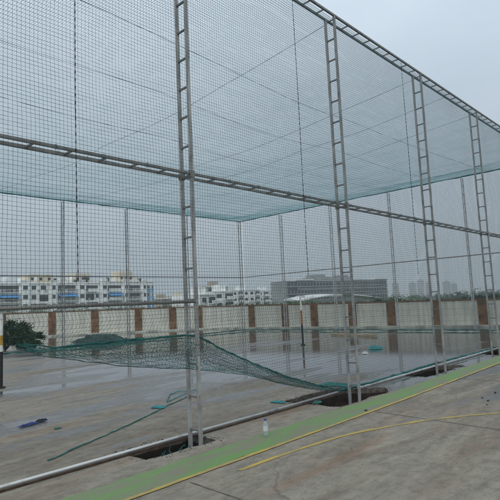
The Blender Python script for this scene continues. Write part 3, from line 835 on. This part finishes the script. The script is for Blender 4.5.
def simple_block(name, x0, x1, r0, r1, ztop, floors, wm, label, group, wfrac=.5, step=None, depth=10, fh=3.0, bal=True):
    A, L_, an = frame_xy(px_az(T(x0)), r0, px_az(T(x1)), r1)
    t = empty(name, (A.x, A.y, 0), an, label, 'building', group)
    b = MB(); b.box(0, L_, 0, depth, ZT, ztop); b.build('wall', wm, t)
    b = MB(); b.box(-.1, L_ + .1, -.3, -.003, ztop - .4, ztop - .05); b.build('cornice', M['facade'], t)
    n = max(2, int(L_ / (step or 3.2)))
    for f in range(floors):
        z = ztop - 2.4 - f * fh
        if z < -3: break
        for i in range(n):
            xc = (i + .5) * L_ / n; w = L_ / n * wfrac / 2
            if bal and i % 3 == 1: balcony(t, xc - w * 1.6, xc + w * 1.6, z - .4, 1.9, .9, solid=True)
            else: pane(t, xc - w, xc + w, z, z + 1.3, fr=False)
    s = MB(); s.box(L_ * .3, L_ * .3 + 4, 2, 5, ztop + .003, ztop + 2.2); s.build('stair_head', wm, t)
    return t
Gm = 'mid distance white houses'
simple_block('house', 198, 214, 150, 158, 5.2, 3, M['facade'], 'small white house just right of the nearest ladder column', Gm)
simple_block('house', 212, 232, 175, 180, 6.6, 3, M['facade'], 'stepped white house left of the corner post', Gm)
simple_block('house', 205, 226, 230, 236, 10.6, 4, M['beige'], 'taller beige house behind the stepped white house', Gm)
simple_block('terrace', 230, 258, 260, 270, 9.0, 4, M['facade'], 'long low white terrace right of the corner post', Gm)
simple_block('terrace', 255, 273, 275, 282, 8.6, 4, M['facade'], 'white terrace ending at the grey office block', Gm)
simple_block('house', 154, 172, 260, 266, 6.6, 3, M['beige'], 'low beige house right of the blue ended flats', Gm)
simple_block('house', 169, 187, 280, 284, 7.8, 3, M['cream'], 'pale cream house just left of the nearest column', Gm)

# grey office block
A, Lo, an = frame_xy(px_az(T(284)), 239, px_az(T(385)), 286)
of = empty('office_block', (A.x, A.y, 0), an, 'long grey four storey office block with ribbon windows, right of centre', 'building')
Ht_ = 11.7
b = MB(); b.box(0, Lo, 0, 12, ZT, Ht_); b.build('wall', M['office'], of)
for f in range(5):
    z = Ht_ - 2.7 - f * 3.45
    if z < -5: break
    b = MB(); b.box(.8, Lo - .8, -.06, .02, z, z + 1.5); w = b.build('ribbon_window', M['office_glass'], of)
    q = MB(); n = 34
    for i in range(1, n): x = .8 + (Lo - 1.6) * i / n; q.box(x - .14, x + .14, -.16, -.063, z, z + 1.5)
    q.build('mullion', M['office'], w)
    b = MB(); b.box(-.2, Lo + .2, -.75, -.003, z - .35, z - .1); b.build('sunshade', M['steel_pale'], of)
b = MB(); b.box(Lo * .02, Lo * .10, -.1, -.004, -1, Ht_ - .7); b.build('dark_bay', M['office_glass'], of)
b = MB(); b.box(Lo * .27, Lo * .64, 2, 10, Ht_ + .003, Ht_ + 1.7); p = b.build('penthouse', M['office'], of)
b = MB(); b.box(Lo * .29, Lo * .40, 3, 9, Ht_ + 1.703, Ht_ + 3.0); b.build('plant_room', M['office'], p)
b = MB(); b.box(Lo * .55, Lo * .63, 3, 9, Ht_ + 1.703, Ht_ + 2.6); b.build('plant_room', M['office'], p)
b = MB(); b.box(Lo * .08, Lo * .24, -.9, 3, Ht_ + .003, Ht_ + .7); b.build('roof_canopy', M['whiteroof'], of)
b = MB(); b.box(Lo * .86, Lo * .985, -.9, 3, Ht_ + .003, Ht_ + .7); b.build('roof_canopy', M['whiteroof'], of)
b = MB(); b.box(-.3, Lo + .3, -.4, -.004, Ht_ - .45, Ht_); b.build('parapet', M['steel_pale'], of)

# white open-sided shed in front of it
A, Ls, an = frame_xy(px_az(T(298)), 112, px_az(T(376)), 128)
sh = empty('shed', (A.x, A.y, 0), an, 'low shed with a thin white arched roof before the office block', 'building')
b = MB(); n = 14; vs = []; fs = []
for i in range(n + 1):
    x = Ls * i / n; z = 1.1 + 1.75 * math.sin(PI * (.12 + .80 * (i / n))) * (1 - .2 * i / n)
    vs += [(x, -1, z), (x, 7, z + .3), (x, -1, z + .22), (x, 7, z + .52)]
    if i:
        a, c = 4 * (i - 1), 4 * i; fs += [(a, c, c + 1, a + 1), (a + 2, a + 3, c + 3, c + 2), (a, a + 2, c + 2, c), (a + 1, c + 1, c + 3, a + 3)]
fs += [(0, 1, 3, 2), (4 * n, 4 * n + 2, 4 * n + 3, 4 * n + 1)]
b.add(vs, fs); b.build('roof', M['whiteroof'], sh)
b = MB(); b.box(0, Ls * .5, -.8, -.5, 2.4, 2.62); b.build('ridge_beam', M['whiteroof'], sh)
for i in range(7):
    x = .5 + (Ls - 1) * i / 6; b = MB(); b.box(x - .12, x + .12, -.5, -.26, ZT, 1.25); b.build('post', M['steel_pale'], sh)
b = MB(); b.box(.2, Ls - .2, 5, 5.3, ZT, 1.2); b.build('back_wall', M['beige'], sh)

# hazy towers
Gt = 'hazy tower blocks on the skyline'
for x, w, y, r, l in [(393, 7, 284, 1250, 'leftmost hazy tower, just right of the office block'), (410, 8, 284, 1400, 'hazy tower above the trees, second from the left'),
                   (418, 7, 281.5, 1350, 'tallest hazy tower, left of the third ladder column'), (426, 6, 283.5, 1500, 'slim hazy tower close left of the third ladder column'),
                   (444, 8, 283, 1400, 'hazy tower just right of the third ladder column'), (451.5, 6, 285, 1450, 'rightmost hazy tower, faint and shorter than the rest')]:
    hz = 301.8 - .046 * (x - 300) + .02 * (x - 300) * 0
    el = (298.3 - .0468 * (x - 380) - y) / 508; az = px_az(T(x)); H = el * r + 1.6; ww = w / 508 * r * .88
    t = empty('tower_block', pol(az, r, 0), az - PI / 2, l, 'tower', Gt)
    b = MB(); b.box(-ww / 2, ww / 2, 0, ww, ZT, H); b.build('wall', M['tower'], t)
    b = MB(); b.box(-ww / 6, ww / 6, ww * .2, ww * .6, H + .02, H + 3.5); b.build('lift_room', M['tower'], t)
    n = int((H - 2) / 6.2)
    for i in range(n): b = MB(); b.box(-ww * .42, ww * .42, -.3, -.02, H - 4.6 - i * 6.2, H - 2.2 - i * 6.2); b.build('window_band', M['office_glass'], t)

# ------------------------------------------------------------------ posts and small things on the court
def striped_post(loc, bands, label, r, tbar=False):
    t = empty('striped_post', loc, 0, label, 'post', 'striped posts on the court')
    z = 0
    for h, m, nm in bands:
        b = MB(); b.tube([(0, 0, z), (0, 0, z + h)], r, 12); b.build(nm, M[m], t, smooth=False); z += h
    b = MB(); b.tube([(0, 0, .002), (0, 0, .03)], r * 2.6, 12); b.build('base_plate', M['black'], t)
    if tbar:
        b = MB(); b.tube([(-.13, .11, z + .02), (.13, -.11, z + .02)], .022, 8); b.build('crosspiece', M['white_paint'], t)
    return t
striped_post((4.54, 12.06, 0), [(.18, 'black', 'black_band'), (.62, 'black', 'black_band'), (.14, 'white_paint', 'white_band'), (.22, 'yellow_paint', 'yellow_band'), (.14, 'white_paint', 'white_band'), (.35, 'white_paint', 'white_band')],
             'post banded black, yellow and white at the left edge of the photo', .036)
striped_post((15.2, 11.79, 0), [(.76, 'black', 'black_band'), (.52, 'orange_paint', 'orange_band'), (.50, 'white_paint', 'white_band')],
             'post banded black, orange and white with a short white crosspiece, before the far wall', .034, True)

def crumple(name, loc, sx_, sy_, sz_, m, label, cat, seed, n=26, group=None, rz=0):
    b = MB(); vs = []; fs = []
    for i in range(n + 1):
        for j in range(n + 1):
            x, y = i / n * 2 - 1, j / n * 2 - 1
            e = max(0, 1 - max(abs(x), abs(y)) ** 2.5)
            h = (.55 + .8 * noise.noise(Vector((x * 2.3 + seed, y * 2.3, seed))) + .3 * noise.noise(Vector((x * 6 + seed, y * 6, 1)))) * e
            dx = .18 * noise.noise(Vector((x * 1.7, y * 1.7, seed + 5))); dy = .25 * noise.noise(Vector((x * 1.7, y * 1.7, seed + 9)))
            vs.append(((x + dx) * sx_, (y + dy) * sy_, max(.006, min(h, .62) * sz_ + .008)))
    for i in range(n):
        for j in range(n):
            a = i * (n + 1) + j; fs.append((a, a + n + 1, a + n + 2, a + 1))
    b.add(vs, fs); o = b.build(name, m, None, loc, smooth=True); o.rotation_euler = (0, 0, rz)
    return tag(o, label, cat, group)
Gc = 'teal scraps on the wet floor'
a_ = math.atan2(-.19, .11)
crumple('netting_scrap', (5.06, 6.94, .004), .12, .05, .035, M['teal_bright'], 'bright teal scrap on the wet floor left of the nearest column, beside the rope', 'scrap', 3, group=Gc, rz=a_)
crumple('netting_scrap', (6.35, 5.50, .004), .13, .045, .03, M['teal_bright'], 'flat teal scrap on dry floor left of the soil pit', 'scrap', 5, group=Gc, rz=-1.3)
crumple('netting_scrap', (3.40, 7.01, .004), .05, .03, .02, M['teal'], 'tiny teal scrap on the floor right of the blue rag', 'scrap', 7, group=Gc)
crumple('netting_scrap', (8.16, 5.52, .004), .40, .13, .07, M['teal'], 'teal net heap on the floor behind the pit column', 'scrap', 9, group=Gc, rz=-1.35)
crumple('netting_scrap', (6.62, 4.93, .004), .08, .05, .05, M['teal'], 'small teal tuft at the left corner of the soil pit, under the pipe', 'scrap', 12, group=Gc)
crumple('teal_bundle', (14.56, 8.44, .004), .20, .18, .15, M['teal_bright'], 'crumpled bright teal bundle on the wet floor right of the pit column', 'bundle', 15)
crumple('plastic_bag', (13.18, 7.97, .004), .08, .08, .09, M['bag'], 'pale plastic bag on the wet floor just right of the pit column', 'bag', 18)
# blue rag with darker end
t = empty('rag', (3.32, 7.63, 0), 0, 'dark blue rag lying on the wet floor at lower left', 'rag')
o = crumple('cloth', (-.07, -.02, .004), .15, .05, .035, M['bluecloth'], None, None, 21, rz=.25); o.parent = t
o = crumple('dark_end', (.15, .055, .004), .085, .05, .05, M['bluedark'], None, None, 25, rz=.35); o.parent = t

# tarp / rolled net by the left wall
crumple('tarp_heap', (14.15, 24.2, .0), .4, 1.9, .62, M['tarp'], 'dark green tarpaulin heap on the floor before the left wall', 'tarpaulin', 31, n=40, rz=.2)
# ropes on the floor
b = wob_line([(2.6, 5.6, .012), (3.39, 5.98, .012), (3.58, 6.05, .012), (4.11, 6.31, .012), (4.66, 6.61, .012), (5.24, 6.93, .012), (5.79, 7.19, .012), (6.1, 7.4, .012)], .009, .11, .007, 44, 6, 1)
b.v = [(x, y, max(.004, z)) for x, y, z in b.v]
rope = empty('floor_rope', (0, 0, 0), 0, 'teal rope trailing across the wet floor towards the nearest column', 'rope')
b.build('rope_length', M['teal'], rope, smooth=True)
lp = [(6.1, 7.4, .014), (6.3, 7.62, .014), (6.22, 7.86, .014), (5.95, 7.78, .014), (5.62, 7.42, .014), (5.42, 7.2, .014), (5.6, 7.28, .014), (5.94, 7.47, .014), (6.25, 7.6, .014), (6.5, 7.7, .014)]
b = wob_line(lp, .007, .09, .008, 45, 6, 1); b.build('rope_loop', M['teal_bright'], rope, smooth=True)
# tangle in the first pit
b = MB(); rr = random.Random(77)
for k in range(7):
    P = []; x, y = 3.75 + rr.uniform(0, .45), 5.0 + rr.uniform(-.15, .2)
    for i in range(14):
        x += rr.uniform(-.07, .07); y += rr.uniform(-.05, .05); x = min(4.35, max(3.5, x)); y = min(5.22, max(4.72, y)); P.append((x, y, -.10 + rr.uniform(-.07, .03)))
    b.tube(P, .006, 5)
tag(b.build('net_tangle', M['teal']), 'teal twine tangle in the soil hole at the foot of the nearest column', 'tangle')

# timber with a brick on its end
t = tag(MB().box(-1.45, 1.45, -.07, .07, 0, .09).build('timber', M['wood'], None, (19.5, 12.35, .003)), 'pale timber length lying on the wet floor near the far wall', 'timber'); t.rotation_euler = (0, 0, math.atan2(-2.75, -.82))
def rubble(loc, s, label, seed, m, cat='stone', group=None):
    b = MB(); r = random.Random(seed); n, q = 8, 5; vs = []; fs = []
    for i in range(q + 1):
        th = PI * i / q
        for k in range(n):
            rr = s * r.uniform(.75, 1.15); ph = 2 * PI * k / n
            vs.append((rr * math.sin(th) * math.cos(ph) * 1.2, rr * math.sin(th) * math.sin(ph), max(-s * .45, rr * math.cos(th) * .6)))
    for i in range(q):
        for k in range(n):
            k2 = (k + 1) % n; fs.append((i * n + k, (i + 1) * n + k, (i + 1) * n + k2, i * n + k2))
    b.add(vs, fs); o = b.build('rubble' if m is M['brick'] else 'stone', m, None, (loc[0], loc[1], s * .45)); return tag(o, label, cat, group)
rubble((20.3, 13.35), .13, 'reddish brick lump beside the left end of the timber', 3, M['brick'], 'brick')
for k, ((x, y), s, l) in enumerate([((6.53, 4.0), .022, 'small black stone on the green stripe right of the soil pit'), ((8.03, 2.82), .018, 'dark stone on the cement at lower right, nearest of the scattered ones'),
        ((8.22, 2.97), .015, 'dark stone left of the others at lower right'), ((8.72, 2.94), .020, 'dark stone by the right edge of the photo'), ((7.74, 2.74), .013, 'tiny dark stone at lower right, nearest the yellow curve')]):
    rubble((x, y), s, l, 50 + k, M['stone'], 'stone', 'dark stones on the cement')
r = random.Random(4)
# soil crumbs round the pits: uncountable
b = MB()
for k in range(800):
    p = r.choice(pits[:3]); i = r.randrange(len(p)); cx = sum(q[0] for q in p) / len(p); cy = sum(q[1] for q in p) / len(p)
    d = abs(r.gauss(0, .07)); o_ = Vector((p[i][0] - cx, p[i][1] - cy)); o_.normalize()
    q = Vector(p[i]).lerp(Vector(p[(i + 1) % len(p)]), r.random()) + o_ * d; x, y = q.x, q.y
    if y < 4.42: continue
    s = r.uniform(.002, .009) * (1.4 if r.random() < .05 else 1); n = 5; a0 = r.uniform(0, 6)
    R1 = [(x + s * r.uniform(.7, 1.2) * math.cos(a0 + 6.283 * t / n), y + s * r.uniform(.7, 1.2) * math.sin(a0 + 6.283 * t / n), .0006) for t in range(n)]
    R2 = [(x + (a - x) * .6, y + (c - y) * .6, s * r.uniform(.5, .8)) for a, c, _ in R1]
    b.add(R1 + R2, [(t, (t + 1) % n, n + (t + 1) % n, n + t) for t in range(n)] + [tuple(range(n, 2 * n))])
for k, p in enumerate(pits[:3]):          # rubble down in the holes
    cx = sum(q[0] for q in p) / len(p); cy = sum(q[1] for q in p) / len(p)
    for _ in range(150):
        q = r.choice(p); t = r.uniform(.05, .8); x = cx + (q[0] - cx) * t; y = cy + (q[1] - cy) * t; z = -.42 + .16 * max(0, t - .45) / .4; s = r.uniform(.012, .05)
        vv = [(x + r.uniform(-s, s), y + r.uniform(-s, s), z + r.uniform(-.3, 1) * s) for _ in range(4)]
        b.add(vv, [(0, 1, 2), (0, 2, 3), (0, 3, 1), (1, 3, 2)])
tag(b.build('soil_crumbs', M['dirt']), 'loose soil crumbs scattered round the open pits', 'soil', kind='stuff')

# clear bottle
gm = bpy.data.materials.new('clear_plastic'); gm.use_nodes = True
pb = gm.node_tree.nodes['Principled BSDF']; pb.inputs['Transmission Weight'].default_value = .75; pb.inputs['Roughness'].default_value = .15; pb.inputs['IOR'].default_value = 1.2
nzn = gm.node_tree.nodes.new('ShaderNodeTexNoise'); nzn.inputs['Scale'].default_value = 30
crn = gm.node_tree.nodes.new('ShaderNodeValToRGB'); crn.color_ramp.elements[0].color = (.62, .68, .74, 1); crn.color_ramp.elements[1].color = (.8, .86, .9, 1)
gm.node_tree.links.new(nzn.outputs['Fac'], crn.inputs['Fac']); gm.node_tree.links.new(crn.outputs[0], pb.inputs['Base Color'])
bt = empty('bottle', (4.71, 4.30, 0), 0, 'clear plastic water bottle standing by the green stripe at the bottom', 'bottle')
MB().lathe([(.028, 0), (.033, .008), (.033, .05), (.031, .055), (.033, .06), (.033, .125), (.028, .15), (.014, .175), (.012, .185)], n=18).build('body', gm, bt, (0, 0, .001), smooth=True)
MB().lathe([(.0345, .062), (.0345, .112)], n=18).build('sleeve', M['bag'], bt, (0, 0, .001))
MB().lathe([(.0155, 0), (.0155, .018), (.014, .02)], n=14).build('cap', M['cap'], bt, (0, 0, .184))

# ------------------------------------------------------------------ air
hzm = bpy.data.materials.new('haze_air'); hzm.use_nodes = True
nt = hzm.node_tree; nt.nodes.remove(nt.nodes['Principled BSDF'])
pv = nt.nodes.new('ShaderNodeVolumePrincipled'); pv.inputs['Density'].default_value = .0007; pv.inputs['Color'].default_value = (.88, .91, .94, 1)
pv.inputs['Anisotropy'].default_value = .2
nt.links.new(pv.outputs[0], [n for n in nt.nodes if n.type == 'OUTPUT_MATERIAL'][0].inputs['Volume'])
b = MB(); b.box(-2500, 2500, -2500, 2500, -7, 95); o = b.build('haze', hzm); tag(o, kind='stuff')
tag(o, 'thin grey monsoon haze filling the air', 'haze')

# ------------------------------------------------------------------ world, sun, camera
w = bpy.data.worlds.new('World'); S.world = w; w.use_nodes = True
nt = w.node_tree; N = nt.nodes; L = nt.links; bg = N['Background']
sky = N.new('ShaderNodeTexSky'); sky.sky_type = 'NISHITA'; sky.sun_disc = False
sky.sun_elevation = math.radians(48); sky.sun_rotation = math.radians(-120); sky.dust_density = 4; sky.air_density = 1.2
hs = N.new('ShaderNodeHueSaturation'); hs.inputs['Saturation'].default_value = .45; hs.inputs['Value'].default_value = 1
L.new(sky.outputs[0], hs.inputs['Color'])
tc = N.new('ShaderNodeTexCoord'); mp = N.new('ShaderNodeMapping'); mp.inputs['Scale'].default_value = (1, 1, 2.2)
L.new(tc.outputs['Generated'], mp.inputs[0])
nz = N.new('ShaderNodeTexNoise'); nz.inputs['Scale'].default_value = 1.6; nz.inputs['Detail'].default_value = 5; nz.inputs['Roughness'].default_value = .5
L.new(mp.outputs[0], nz.inputs['Vector'])
cr = N.new('ShaderNodeValToRGB'); cr.color_ramp.elements[0].position = .3; cr.color_ramp.elements[1].position = .72
cr.color_ramp.elements[0].color = (6.5, 7.75, 9.0, 1); cr.color_ramp.elements[1].color = (8.6, 9.9, 11.1, 1)
L.new(nz.outputs['Fac'], cr.inputs['Fac'])
mx = N.new('ShaderNodeMixRGB'); mx.inputs[0].default_value = .85
L.new(hs.outputs[0], mx.inputs[1]); L.new(cr.outputs[0], mx.inputs[2]); sz = N.new('ShaderNodeSeparateXYZ'); L.new(tc.outputs['Generated'], sz.inputs[0])
zr_ = N.new('ShaderNodeMapRange'); zr_.inputs['From Min'].default_value = 0; zr_.inputs['From Max'].default_value = .7; zr_.inputs['To Min'].default_value = .52; zr_.inputs['To Max'].default_value = 1.12
L.new(sz.outputs['Z'], zr_.inputs['Value'])
ml = N.new('ShaderNodeVectorMath'); ml.operation = 'SCALE'; L.new(mx.outputs[0], ml.inputs[0]); L.new(zr_.outputs[0], ml.inputs['Scale'])
L.new(ml.outputs[0], bg.inputs['Color'])
bg.inputs['Strength'].default_value = .1
sun = bpy.data.lights.new('sun', 'SUN'); sun.energy = .9; sun.angle = math.radians(40); sun.color = (1, .96, .9)
so = bpy.data.objects.new('sun', sun); COL.objects.link(so)
d = Vector((math.cos(math.radians(48)) * math.sin(math.radians(-120)), math.cos(math.radians(48)) * math.cos(math.radians(-120)), math.sin(math.radians(48))))
so.rotation_euler = (-d).to_track_quat('-Z', 'Y').to_euler()
cam = bpy.data.cameras.new('camera'); co = bpy.data.objects.new('camera', cam); COL.objects.link(co)
cam.sensor_width = 36; cam.lens = 36.5896; cam.clip_end = 9000; cam.clip_start = .05
X = Vector((.68721207, -.72496783, -.04648886)); Y = Vector((-.04503431, -.10638503, .99330466)); Z = Vector((.72505964, .68051735, .1057575)) * -1
m4 = Matrix((X, Y, Z)).transposed().to_4x4(); m4.translation = (0, 0, 1.6)
co.matrix_world = m4; S.camera = co
vs_ = S.view_settings; vs_.view_transform = 'Standard'; vs_.look = 'None'; vs_.exposure = .08; vs_.gamma = 1; vs_.use_curve_mapping = False
S.cycles.max_bounces = 6; S.cycles.volume_bounces = 1; S.cycles.use_denoising = True
